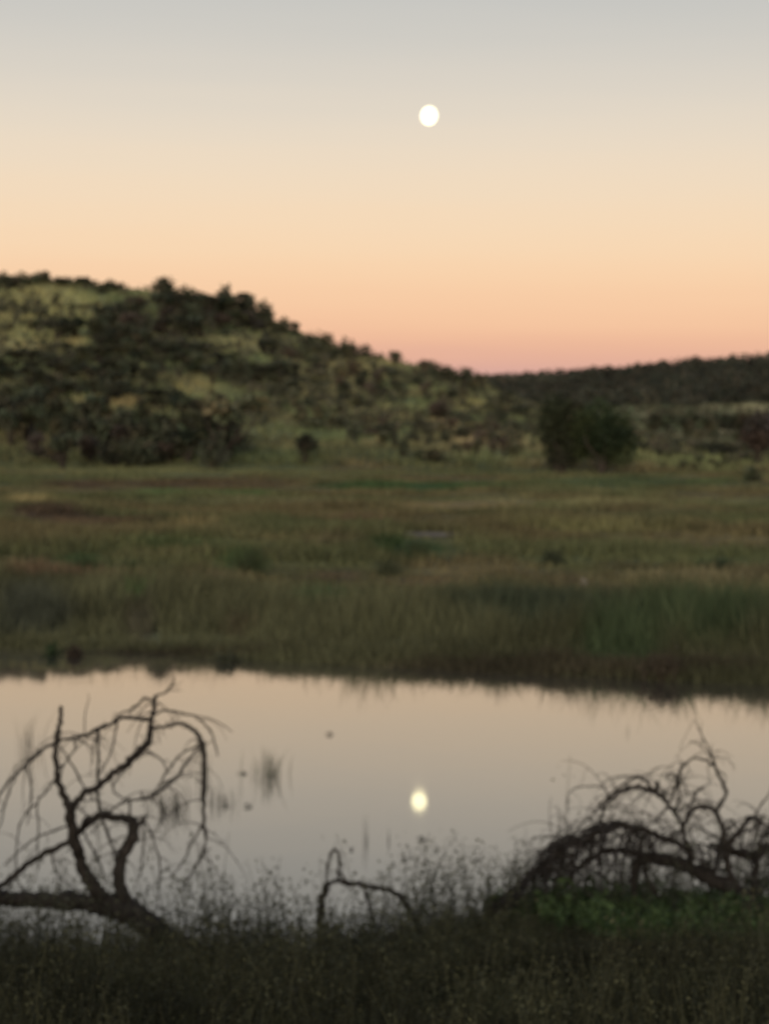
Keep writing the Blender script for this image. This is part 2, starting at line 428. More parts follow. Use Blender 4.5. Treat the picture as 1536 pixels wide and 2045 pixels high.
# ------------------------------------------------------------------ the moon
def moon_material():
    m = bpy.data.materials.new('moon_glow'); m.use_nodes = True
    t = m.node_tree; t.nodes.clear()
    o = t.nodes.new('ShaderNodeOutputMaterial'); e = t.nodes.new('ShaderNodeEmission')
    tcn = t.nodes.new('ShaderNodeTexCoord'); n = t.nodes.new('ShaderNodeTexNoise'); n.inputs['Scale'].default_value = .02; n.inputs['Detail'].default_value = 4
    cr = t.nodes.new('ShaderNodeValToRGB'); cr.color_ramp.elements[0].position = .35; cr.color_ramp.elements[0].color = (.8, .72, .48, 1); cr.color_ramp.elements[1].position = .65; cr.color_ramp.elements[1].color = (1, .9, .56, 1)
    t.links.new(tcn.outputs['Object'], n.inputs['Vector']); t.links.new(n.outputs[0], cr.inputs[0]); t.links.new(cr.outputs[0], e.inputs[0])
    e.inputs[1].default_value = 3.4
    t.links.new(e.outputs[0], o.inputs[0])
    return m
bm = bmesh.new(); bmesh.ops.create_uvsphere(bm, u_segments=48, v_segments=24, radius=1)
mm = bpy.data.meshes.new('moon'); bm.to_mesh(mm); bm.free()
DM = 9000.0
moon = obj('moon', mm, moon_material(), None, pix(857, 232, DM))
rm = DM * 17.3 / F
moon.scale = (rm * .9, rm, rm); moon.rotation_euler = (0, R(8), 0)
tag(moon, 'bright moon just past full, high in the dusk sky', 'moon')

# ------------------------------------------------------------------ trees
def crown_mesh(name, seed, clumps, n, size, col, var=.28):
    r = np.random.default_rng(seed)
    w = np.array([c[3] * c[4] * c[5] for c in clumps]) ** .67; w /= w.sum()
    parts = []
    for c, wk in zip(clumps, w):
        k = max(8, int(n * wk))
        d = r.normal(size=(k, 3)); d /= np.linalg.norm(d, axis=1)[:, None]
        rad_ = r.uniform(.35, 1.0, k) ** .55 * (1 + .22 * r.normal(size=k))
        P = np.array(c[:3]) + d * rad_[:, None] * np.array(c[3:6])
        P[:, 2] = np.maximum(P[:, 2], .06)
        tone = col * (1 + var * r.normal()) * np.array([1 + .1 * r.normal(), 1, 1 + .08 * r.normal()])
        t = np.clip(tone * (1 + .22 * r.normal(size=(k, 1))), .01, .5)
        parts.append(leaves(P, size * r.uniform(.6, 1.4, k), t, seed * 7 + k))
    return mesh_np(name, *join_np(parts))

def trunk_mesh(name, seed, clumps, r0, stems=1, splay=.0):
    r = np.random.default_rng(seed); parts = []
    roots = [np.array([r.normal() * splay, r.normal() * splay, -.25]) for _ in range(stems)]
    for q, c in enumerate(clumps):
        b = roots[q % stems]; e = np.array(c[:3])
        m1 = b + (e - b) * np.array([.12, .12, .35]) + r.normal(size=3) * np.array([.12, .12, 0]) * e[2] * .2
        m2 = b + (e - b) * np.array([.5, .5, .7]) + r.normal(size=3) * np.array([.1, .1, .02]) * e[2]
        P, Q = catmull([b, m1, m2, e], [r0, r0 * .75, r0 * .45, r0 * .18], 4)
        parts.append(tube(P, Q, 6, .06, seed + q))
    return mesh_np(name, *join_np(parts))

GREEN = np.array((.090, .092, .050)); OLIVE = np.array((.125, .118, .064)); BROWN = np.array((.105, .084, .056)); DARK = np.array((.062, .065, .037))
def rand_clumps(seed, shape):
    r = np.random.default_rng(seed); C = []
    # unit tree: height 1, width about 1
    if shape == 'round':
        for q in range(9):
            a = r.uniform(0, 6.28); d = r.uniform(.05, .3); z = r.uniform(.38, .8)
            C.append((d * math.cos(a), d * math.sin(a), z, r.uniform(.14, .24), r.uniform(.14, .24), r.uniform(.1, .18)))
    elif shape == 'flat':
        for q in range(9):
            a = r.uniform(0, 6.28); d = r.uniform(.1, .42); z = r.uniform(.62, .86)
            C.append((d * math.cos(a), d * math.sin(a), z, r.uniform(.16, .26), r.uniform(.16, .26), r.uniform(.06, .12)))
    elif shape == 'bush':
        for q in range(8):
            a = r.uniform(0, 6.28); d = r.uniform(.08, .34); z = r.uniform(.2, .72)
            C.append((d * math.cos(a), d * math.sin(a), z, r.uniform(.16, .26), r.uniform(.16, .26), r.uniform(.16, .26)))
    elif shape == 'tall':
        for q in range(9):
            a = r.uniform(0, 6.28); d = r.uniform(.03, .2); z = r.uniform(.3, .9)
            C.append((d * math.cos(a), d * math.sin(a), z, r.uniform(.1, .2), r.uniform(.1, .2), r.uniform(.08, .14)))
    elif shape == 'vee':
        for q in range(10):
            z = r.uniform(.3, .85); a = r.uniform(0, 6.28); d = r.uniform(.1, .36) * z
            C.append((d * math.cos(a), d * math.sin(a), z, .06 + .2 * z * r.uniform(.7, 1.1), .06 + .2 * z, .14))
    return C

PROTO = {}
def proto(shape, tone, v, n=420, size=.13):
    key = (shape, tone, v, n)
    if key not in PROTO:
        sd = abs(hash((shape, v))) % 9999 if False else sum(ord(ch) for ch in shape) * 13 + v * 101 + len(tone)
        C = rand_clumps(sd, shape)
        col = dict(green=GREEN, olive=OLIVE, brown=BROWN, dark=DARK, deep=np.array((.062, .064, .039)), umber=np.array((.070, .055, .040)))[tone]
        PROTO[key] = (trunk_mesh('trunk', sd, C, .028 if shape != 'bush' else .02, 2 if shape in ('bush', 'vee') else 1, .03), crown_mesh('crown', sd + 1, C, n, size, col))
        PROTO[key][0].materials.append(M_BARK); PROTO[key][1].materials.append(M_LEAF)
    return PROTO[key]

def put_tree(name, x, y, h, w, shape, tone, v, label, cat, group=None, n=420, size=.13, rz=None):
    tm, cm = proto(shape, tone, v, n, size)
    o = empty(name, (x, y, float(land(x, y)) - .05), random.uniform(0, 6.28) if rz is None else rz)
    o.scale = (w, w, h)
    tag(o, label, cat, group)
    obj('trunk', tm, None, o); obj('crown', cm, None, o)
    return o

USED = []
def tree_px(name, px, py, hpx, wpx, shape, tone, label, cat='tree', group=None, n=420, size=.13, d0=38):
    x, y = ground_hit(px, py, d0)
    s = y / F
    USED.append((px, py, wpx))
    return put_tree(name, x, y, hpx * s, wpx * s, shape, tone, random.randrange(3), label, cat, group, n, size)

# two big trees at the edge of the plain
def big_tree(px, py, D, clumps, label, n, size, col, r0, stems, seed):
    x = ray(px, py).x * D; y = D
    o = empty('broad_tree', (x, y, float(land(x, y)) - .05))
    tag(o, label, 'tree', 'pair of broad trees on the plain')
    obj('trunk', trunk_mesh('trunk', seed, clumps, r0, stems, .5), M_BARK, o)
    obj('crown', crown_mesh('crown', seed + 1, clumps, n, size, col, .2), M_LEAF, o)
    return o
u = 178 / F
def cl(base_px, base_py, lst):
    return [((x - base_px) * u, dy, (base_py - y) * u, rx * u, rx * u * .9, ry * u) for (x, y, rx, ry, dy) in lst]
big_tree(1120, 945, 178, cl(1120, 945, [(1110, 826, 38, 40, 0), (1142, 836, 36, 40, .5), (1100, 858, 28, 34, -.4), (1118, 880, 36, 40, .3), (1150, 884, 30, 36, .2), (1112, 914, 24, 22, .1), (1142, 912, 14, 18, .4)]),
         'taller narrower dark tree of the leafy pair on the plain', 4200, .38, GREEN * .5, .2, 3, 501)
big_tree(1205, 948, 177, cl(1205, 948, [(1194, 830, 33, 32, 0), (1228, 850, 34, 34, .5), (1168, 856, 28, 34, -.4), (1208, 872, 46, 40, -.6), (1252, 880, 25, 30, 0), (1190, 896, 28, 26, .2), (1236, 908, 25, 24, -.5), (1166, 896, 24, 24, .3), (1206, 912, 22, 20, 0)]),
         'rounder greener tree of the leafy pair on the plain', 4200, .38, GREEN * np.array([.5, .64, .46]), .2, 4, 502)

T1 = 'bush'
tree_px('thorn_bush', 613, 927, 62, 70, 'vee', 'deep', 'small dark bush flaring upward alone before the hill foot', 'bush', n=700, size=.1)
tree_px('spreading_tree', 445, 926, 150, 150, 'flat', 'olive', 'tree with a bare forked trunk ending the thicket at the hill foot', 'tree', n=500, size=.1)
tree_px('reddish_bush', 884, 842, 55, 62, 'bush', 'umber', 'brownish rounded bush on the tawny lower slope of the hill', 'bush')
tree_px('low_bush', 856, 926, 34, 75, 'bush', 'deep', 'low wide dark bush on the flat right of the flaring bush', 'bush')
tree_px('low_bush', 806, 914, 42, 36, 'bush', 'deep', 'small dark bush joining the low wide bush at the hill foot', 'bush')
tree_px('shade_tree', 1512, 932, 125, 120, 'round', 'umber', 'dark tree at the edge of the picture beyond the leafy pair', 'tree', n=700, size=.1)
tree_px('low_bush', 1505, 962, 38, 50, 'bush', 'green', 'small rounded bush out on the plain below the edge tree', 'bush')
tree_px('lone_tree', 243, 585, 24, 16, 'tall', 'brown', 'tiny lone tree standing clear on the skyline dip of the hill', 'tree')
tree_px('skyline_bush', 165, 576, 28, 34, 'bush', 'green', 'small bush on the skyline between the hilltop clump and lone tree', 'bush')
tree_px('lone_tree', 972, 765, 26, 16, 'tall', 'green', 'tiny thin tree where the hill skyline meets the far ridge', 'tree')
tree_px('skyline_tree', 785, 728, 34, 40, 'bush', 'green', 'bush with a pointed top midway down the hill skyline', 'tree')
tree_px('skyline_tree', 852, 740, 28, 40, 'bush', 'green', 'rounded tree on the skyline just below the pointed bush', 'tree')
tree_px('skyline_tree', 692, 704, 22, 16, 'tall', 'olive', 'small thin tree on skyline between two skyline bushes halfway down', 'tree')
tree_px('dark_bush', 643, 755, 28, 30, 'bush', 'deep', 'round dark bush on the open mid slope', 'bush')
tree_px('dark_bush', 688, 806, 26, 26, 'bush', 'deep', 'small dark bush below the round one on the mid slope', 'bush')
tree_px('dark_bush', 888, 886, 24, 26, 'bush', 'deep', 'small round dark bush in tawny grass near the hill foot', 'bush')
tree_px('spreading_tree', 528, 716, 58, 44, 'tall', 'deep', 'upright dark tree on the upper slope beside the crest stand', 'tree')
tree_px('hillside_tree', 985, 845, 70, 62, 'round', 'green', 'grey green tree on the slope just beside the leafy pair', 'tree')
tree_px('hillside_tree', 1345, 900, 20, 22, 'bush', 'deep', 'small dark bush in pale grass to the far side of leafy pair', 'bush')

# trees in stands: each stand has its parts, (where in words, photo x, y, half width, half height, how many)
LOOK = dict(round='rounded', flat='flat topped', bush='low bushy', tall='narrow upright', vee='flaring')
HUE = dict(deep='very dark', umber='dark brown', dark='dark green', green='mid green', olive='olive', brown='brownish')
ZONES = [
    ('crest_tree', 'dense stand of trees crowning the hill', [('on the very top of the crest stand', 330, 610, 60, 22, 6), ('on the skyline end of the crest stand', 425, 622, 80, 24, 9), ('where the crest stand drops to the open slope', 480, 632, 45, 16, 4),
      ('in the lower middle of the crest stand', 350, 645, 90, 20, 8), ('at the near side of the crest stand', 250, 648, 70, 22, 7), ('in the dark tail below the crest stand', 265, 674, 60, 12, 4)], (32, 52), (46, 78), ('round', 'bush', 'bush'), ('deep', 'dark', 'deep', 'umber')),
    ('hilltop_tree', 'clump of trees at the leftmost hilltop', [('in the clump at the leftmost hilltop', 15, 570, 28, 10, 5)], (24, 34), (30, 44), ('round', 'bush'), ('dark', 'brown')),
    ('slope_tree', 'wooded belt across the middle of the hill', [('in the mid-hill belt near the left edge', 90, 742, 110, 24, 11), ('in the heart of the mid-hill belt', 230, 735, 130, 24, 12), ('in the lower row of the mid-hill belt', 60, 778, 90, 18, 7), ('below the heart of the mid-hill belt', 205, 772, 90, 16, 7),
      ('at the thinning end of the mid-hill belt', 395, 735, 80, 16, 8), ('just above the heart of mid-hill belt', 330, 703, 90, 13, 7), ('in the dark line on the open grass of upper hill', 155, 668, 50, 9, 5), ('trailing off past the end of mid-hill belt', 485, 750, 70, 12, 6), ('under the end of the mid-hill belt', 310, 802, 50, 10, 4)],
      (26, 46), (48, 84), ('round', 'bush', 'round', 'flat'), ('deep', 'dark', 'deep', 'green')),
    ('thicket_bush', 'thicket along the foot of the hill', [('at the left end of the hill foot thicket', 60, 850, 80, 22, 8), ('in the upper row of the hill foot thicket', 190, 855, 100, 22, 9), ('in the tall middle of the hill foot thicket', 300, 872, 110, 24, 10), ('along the front of the hill foot thicket', 330, 905, 110, 14, 8),
      ('along the front left of hill foot thicket', 170, 900, 90, 14, 6), ('beside the forked tree ending the thicket', 420, 885, 45, 18, 5), ('just above the forked tree ending the thicket', 400, 838, 50, 14, 4)], (48, 80), (54, 88), ('bush', 'round', 'bush'), ('deep', 'deep', 'dark', 'umber')),
    ('grassland_shrub', 'small shrubs on the open upper slope', [('dotted on the open grass under the hilltop', 80, 625, 100, 40, 17), ('dotted on open grass above the mid-hill belt', 90, 700, 80, 14, 8), ('in the grass between hilltop and crest stand', 200, 612, 30, 14, 4)], (12, 24), (16, 36), ('bush', 'round'), ('olive', 'green', 'dark')),
    ('skyline_shrub', 'shrubs along the upper skyline', [('on the skyline just past the hilltop clump', 70, 560, 30, 3, 5), ('on the skyline near the small skyline bush', 140, 568, 40, 3, 6), ('on the skyline around the tiny lone tree', 210, 576, 28, 3, 4)], (16, 26), (24, 46), ('bush', 'round'), ('dark', 'green', 'olive')),
    ('savanna_tree', 'scattered trees on the descending slope', [('on the slope just under the skyline halfway down', 640, 705, 70, 20, 8), ('on the open mid slope around the round dark bush', 690, 748, 90, 26, 9), ('high on the slope above the brownish bush', 800, 762, 90, 30, 10), ('on the slope above leafy pair, near the far ridge', 900, 775, 80, 26, 9),
      ('on the slope above the small flaring bush', 630, 805, 90, 34, 9), ('on the tawny ground right above the low wide bush', 770, 855, 100, 34, 12), ('in the tawny grass below the brownish bush', 910, 860, 80, 28, 8), ('on the slope right beside the leafy pair', 1015, 840, 50, 50, 11), ('on the slope to the side of the crest stand', 560, 740, 50, 50, 8), ('at the hill foot just before the leafy pair', 980, 895, 70, 14, 6)],
      (18, 42), (24, 54), ('bush', 'round', 'bush', 'tall', 'bush'), ('green', 'dark', 'deep', 'brown', 'olive')),
    ('crestline_tree', 'small trees along the descending crest', [('on the skyline just below the crest stand', 570, 660, 30, 5, 5), ('on the skyline before the pointed bush', 680, 706, 60, 4, 6), ('on the skyline past the rounded skyline tree', 905, 756, 35, 5, 6)], (22, 36), (26, 46), ('bush', 'round'), ('green', 'dark', 'olive')),
    ('valley_tree', 'belt of trees below the far ridge', [('in the dark belt under the far ridge', 1370, 850, 60, 8, 9), ('at the far end of the belt under the ridge', 1465, 846, 50, 10, 8), ('behind the edge tree under the far ridge', 1505, 880, 30, 20, 5), ('in the brownish patch before the edge tree', 1430, 903, 35, 10, 5)], (26, 38), (40, 66), ('round', 'bush'), ('deep', 'dark', 'deep')),
    ('valley_shrub', 'small shrubs below the far ridge', [('in the pale grass next to the leafy pair', 1310, 895, 35, 20, 7), ('on the flat between leafy pair and edge tree', 1400, 928, 80, 10, 8), ('in the pale grass under the dark ridge belt', 1420, 875, 70, 8, 6)], (12, 22), (18, 34), ('bush', 'round'), ('green', 'olive', 'dark')),
]
for name, group, els_, hr, wr, shapes, tones in ZONES:
    mine = []
    for where, ex, ey, erx, ery, n in els_:
        k = 0; tries = 0
        while k < n and tries < 400:
            tries += 1
            a = rng.uniform(0, 6.28); d = math.sqrt(rng.uniform())
            px, py = ex + erx * d * math.cos(a), ey + ery * d * math.sin(a)
            w = rng.uniform(*wr) * 1.15
            if any(abs(px - q[0]) < .2 * (w + q[2]) and abs(py - q[1]) < .14 * (w + q[2]) for q in mine): continue
            h = rng.uniform(*hr) * 1.2
            mine.append((px, py, w)); k += 1
            sh = shapes[rng.integers(len(shapes))]; tn = tones[rng.integers(len(tones))]
            bushy = 'bush' in name or 'shrub' in name
            big = 'larger' if h > 1.2 * (hr[0] + hr[1]) / 2 else 'smaller'
            tree_px(name, px, py + h * .35, h, w, sh, tn, '%s %s %s %s %s' % (big, LOOK[sh], HUE[tn], 'bush' if bushy else 'tree', where), 'bush' if bushy else 'tree', group, n=240 if name in ('savanna_tree', 'grassland_shrub', 'valley_shrub', 'crestline_tree') else 420)

# the far ridge is one wooded mass
def woodland():
    r = np.random.default_rng(77)
    Y = r.uniform(600, 930, 2600); X = (r.uniform(-.02, .26, 2600)) * Y
    left = r.uniform(-.3, .0, 400) * 880
    Z = land(X, Y)
    u_, v_ = project(X, Y, Z)
    keep = (v_ < 822 - 0.02 * (u_ - 1200) + 60 * (fbm(X, Y, 45, 71) - .5))
    X, Y, Z = X[keep], Y[keep], Z[keep]
    parts = []
    for q in range(len(X)):
        k = 26
        h = r.uniform(1.8, 6.0); w = r.uniform(1.1, 4.4)
        d = r.normal(size=(k, 3)); d /= np.linalg.norm(d, axis=1)[:, None]
        P = np.array([X[q], Y[q], Z[q] + h * .55]) + d * np.array([w, w, h * .45]) * r.uniform(.5, 1.05, (k, 1))
        tone = np.array((.056, .056, .038)) * (.7 + .6 * float(fbm(X[q], Y[q], 60, 73))) * (1 + .25 * r.normal()) * np.array([1 + .08 * r.normal(), 1, 1])
        parts.append(leaves(P, 1.5 * r.uniform(.6, 1.4, k), np.clip(np.tile(tone, (k, 1)) * (1 + .2 * r.normal(size=(k, 1))), .01, .3), 900 + q))
    return mesh_np('woodland', *join_np(parts))
tag(obj('woodland', woodland(), M_LEAF), 'dark woodland covering the far ridge', 'woodland', None, 'stuff')

# low scrub and forbs between the trees, too small and many to count
def scrub():
    r = np.random.default_rng(78)
    X1, Y1 = r.uniform(-.34, .22, 8000), r.uniform(190, 342, 8000); X1 = X1 * Y1
    X2, Y2 = r.uniform(.03, .25, 3200), r.uniform(335, 640, 3200); X2 = X2 * Y2
    X = np.concatenate([X1, X2]); Y = np.concatenate([Y1, Y2]); Z = land(X, Y)
    keep = (fbm(X, Y, 16, 79) > r.uniform(.36, .7, len(X))) & (Y > 204 + 8 * fbm(X, Y, 8, 76)); X, Y, Z = X[keep], Y[keep], Z[keep]
    n = len(X); k = 18
    h = r.uniform(.4, 1.7, n) * (1 + .35 * (Y > 340)); w = h * r.uniform(.6, 1.4, n)
    d = r.normal(size=(n, k, 3)); d /= np.linalg.norm(d, axis=2)[..., None]
    P = np.stack([X, Y, Z + h * .4], 1)[:, None, :] + d * np.stack([w * .6, w * .6, h * .5], 1)[:, None, :] * r.uniform(.4, 1, (n, k, 1))
    pal = np.array([(.085, .088, .05), (.115, .110, .064), (.10, .086, .056), (.068, .071, .043), (.13, .122, .074)])
    t = pal[r.integers(0, 5, n)] * r.uniform(.75, 1.25, (n, 1))
    T_ = np.repeat(t, k, 0) * (1 + .2 * r.normal(size=(n * k, 1)))
    return mesh_np('scrub', *leaves(P.reshape(-1, 3), np.repeat(h * .42, k), np.clip(T_, .01, .4), 80))
tag(obj('scrub', scrub(), M_LEAF), 'low scrub and forbs between the trees on the slopes', 'scrub', None, 'stuff')

# ------------------------------------------------------------------ grass
def tufts(X, Y, Hh, nb, W, spread, lean, tint, seg, seed, zoff=0.0):
    r = np.random.default_rng(seed); n = len(X)
    Z = land(X, Y) + zoff
    P = np.repeat(np.stack([X, Y, Z], 1), nb, 0)
    m = len(P)
    P[:, 0] += r.normal(size=m) * spread; P[:, 1] += r.normal(size=m) * spread
    h = np.repeat(Hh, nb) * r.uniform(.45, 1.15, m)
    t = np.repeat(tint, nb, 0) * (1 + .25 * r.normal(size=(m, 1)))
    t = np.clip(t, .008, .6)
    return blades(P, h, np.repeat(W, nb) * r.uniform(.6, 1.4, m), h * lean * r.uniform(.3, 1.5, m), t, seg, seed + 1)

def fan(n, y0, y1, half, r, pw=1.0):
    y = y0 + (y1 - y0) * r.uniform(0, 1, n) ** pw
    return r.uniform(-1, 1, n) * (half * y + 2.5), y

r = np.random.default_rng(5)
# hill grass
X, Y = fan(22000, 186, 345, .31, r); C = cover(X, Y)
me = mesh_np('hill_grass', *tufts(X, Y, r.uniform(.35, .9, len(X)), 5, np.full(len(X), .3), .35, .5, C * 1.1, 1, 40, -.05))
tag(obj('hill_grass', me, M_GRASS), 'dry tawny grass covering the hillside', 'grass', None, 'stuff')
# meadow
X, Y = fan(38000, 44, 190, .31, r, 1.25)
q = ((X - PUD[0]) / 1.6) ** 2 + ((Y - PUD[1]) / 3.0) ** 2
X, Y = X[q > 1], Y[q > 1]
C = cover(X, Y); hh = (.12 + .62 * sstep(.3, .75, fbm(X, Y, 4.5, 61))) * (1 - .45 * sstep(70, 140, Y)) * np.where((np.abs(X - PUD[0] * Y / PUD[1]) < 1.3) & (Y > 64) & (Y < 80), .2, 1)
me = mesh_np('meadow_grass', *tufts(X, Y, hh, 9, .045 + Y * .0006, .24, .45, C * 1.1, 1, 42, -.03))
tag(obj('meadow_grass', me, M_GRASS), 'mixed green and brown grass of the plain', 'grass', None, 'stuff')
# sedge and reeds behind the far waterline
n = 10500
X = r.uniform(-18, 17, n); S = r.uniform(-.35, 14, n) ** 1.0
S = np.where(r.uniform(size=n) < .25, r.uniform(-.45, 1.2, n), S)
Y = shore_far(X) + S
hh = np.interp(S, [-.5, .3, 2, 5, 9, 14], [.16, .24, .42, .75, .8, .5]) * r.uniform(.6, 1.3, n) * (.3 + 1.4 * fbm(X, Y, 2.2, 66))
hh = hh * (1 + .35 * sstep(1, 6, X))
C = cover(X, Y)
me = mesh_np('reed_bed', *tufts(X, Y, hh, 13, np.full(n, .022), .13, .3, C * 1.05, 2, 44, -.03))
tag(obj('reed_bed', me, M_GRASS), 'reeds and sedge along the far waterline', 'reeds', None, 'stuff')

# ------------------------------------------------------------------ near bank growth
def bank_points(n, y0, y1, r, margin=0.0):
    X = r.uniform(-6.0, 6.0, n); Y = r.uniform(y0, y1, n)
    k = (np.abs(X) < .24 * Y + 1.6) & (Y < shore_near(X) + margin)
    return X[k], Y[k]
X, Y = bank_points(11000, 6.0, 17.4, r, .15)
nn = fbm(X, Y, 1.2, 81)
C = np.array((.088, .086, .040)) * (.32 + 1.05 * sstep(.25, .75, fbm(X, Y, .45, 83)))[:, None]
dry = .3 * sstep(.55, .72, fbm(X, Y, .5, 85))[:, None]
C = C * (1 - dry) + np.array((.10, .085, .055)) * dry
hh = (.12 + .3 * nn) * (.55 + .45 * sstep(8, 11, Y)) * (1 - .55 * sstep(.6, 1.4, X) * sstep(10.5, 12, Y)) * (1 - .35 * sstep(1.2, 0, shore_near(X) - Y))
me = mesh_np('bank_grass', *tufts(X, Y, hh, 15, np.full(len(X), .0065), .08, .5, C, 2, 46, -.02))
tag(obj('bank_grass', me, M_GRASS), 'dark rough grass on the near bank', 'grass', None, 'stuff')

def weed_mesh(name, X, Y, Hh, tint, nl, ls, seed, root=None):
    r = np.random.default_rng(seed); parts = []
    Z = np.maximum(land(X, Y), -.25)
    for q in range(len(X)):
        b = np.array([X[q], Y[q], Z[q] - .02]); h = Hh[q]
        if b[2] < 0: h = h - b[2]
        l = np.array([r.normal() * .14 * h, r.normal() * .14 * h, h]); c = np.array([r.normal() * .1 * h, r.normal() * .1 * h, 0])
        P, Q = catmull([b, b + l * .5 + c, b + l], [.004, .003, .0016], 3)
        v, L_, c_, t_ = tube(P, Q, 4, 0, q)
        parts.append((v, L_, c_, t_ * tint[q] * .8))
        m = nl
        f = r.uniform(.28, 1.02, m)
        pp = b + l * f[:, None] + c * (4 * f * (1 - f))[:, None] + r.normal(size=(m, 3)) * np.array([.035, .035, .02]) * (h / .6 + .3)
        parts.append(leaves(pp, ls * min(1, Y[q] / 13) * r.uniform(.6, 1.4, m), np.clip(tint[q] * (1 + .25 * r.normal(size=(m, 1))), .006, .4), seed + q, .2))
    return mesh_np(name, *join_np(parts))
n = 1100
X = r.uniform(-4.2, 3.9, n); E_ = r.uniform(-.45, 3.6, n) * r.uniform(.3, 1, n)
Y = shore_near(X) - E_
hh = r.uniform(.3, .72, n) * (.35 + 1.25 * fbm(X, Y, .7, 88)); hh = np.where(r.uniform(size=n) < .07, hh * 1.55, hh)
tt = np.tile(np.array((.088, .088, .054)), (n, 1)) * r.uniform(.6, 1.4, (n, 1))
me = weed_mesh('leafy_weeds', X, Y, hh, tt, 24, .027, 90)
tag(obj('leafy_weeds', me, M_GRASS), 'leafy weeds along the near waterline', 'weeds', None, 'stuff')
n = 4600
X = r.uniform(-3.6, 3.9, n); Y = r.uniform(5.6, 14.6, n)
k = (Y < shore_near(X) - .6) & (fbm(X, Y, .9, 87) > .36) & ~((X > .9) & (Y > 11.3)) & (np.abs(X) < .24 * Y + .8)
X, Y = X[k], Y[k]
tt = np.tile(np.array((.086, .084, .043)), (len(X), 1)) * (.5 + .85 * sstep(.25, .75, fbm(X, Y, .5, 86)))[:, None] * r.uniform(.8, 1.2, (len(X), 1))
me = weed_mesh('bank_weeds', X, Y, r.uniform(.16, .44, len(X)) * (.5 + .9 * fbm(X, Y, .8, 82)), tt, 22, .026, 97)
tag(obj('bank_weeds', me, M_GRASS), 'low leafy weeds mixed through the grass of the near bank', 'weeds', None, 'stuff')
# brighter leafy cover heaped under the fallen tree on the far right
n = 1500
X = r.uniform(.9, 4.4, n); Y = r.uniform(11.2, 16.2, n)
k = (Y < shore_near(X) - .1) & (X > .9 + .35 * (14.5 - Y))
X, Y = X[k], Y[k]
tt = np.tile(np.array((.084, .122, .044)), (len(X), 1)) * (.6 + .9 * fbm(X, Y, .6, 93))[:, None]
me = weed_mesh('leafy_ground_cover', X, Y, r.uniform(.12, .3, len(X)) * (.5 + 1.1 * fbm(X, Y, .7, 94)), tt, 22, .05, 95)
tag(obj('leafy_ground_cover', me, M_GRASS), 'fresh green leafy cover on the bank under the fallen tree', 'ground cover', None, 'stuff')

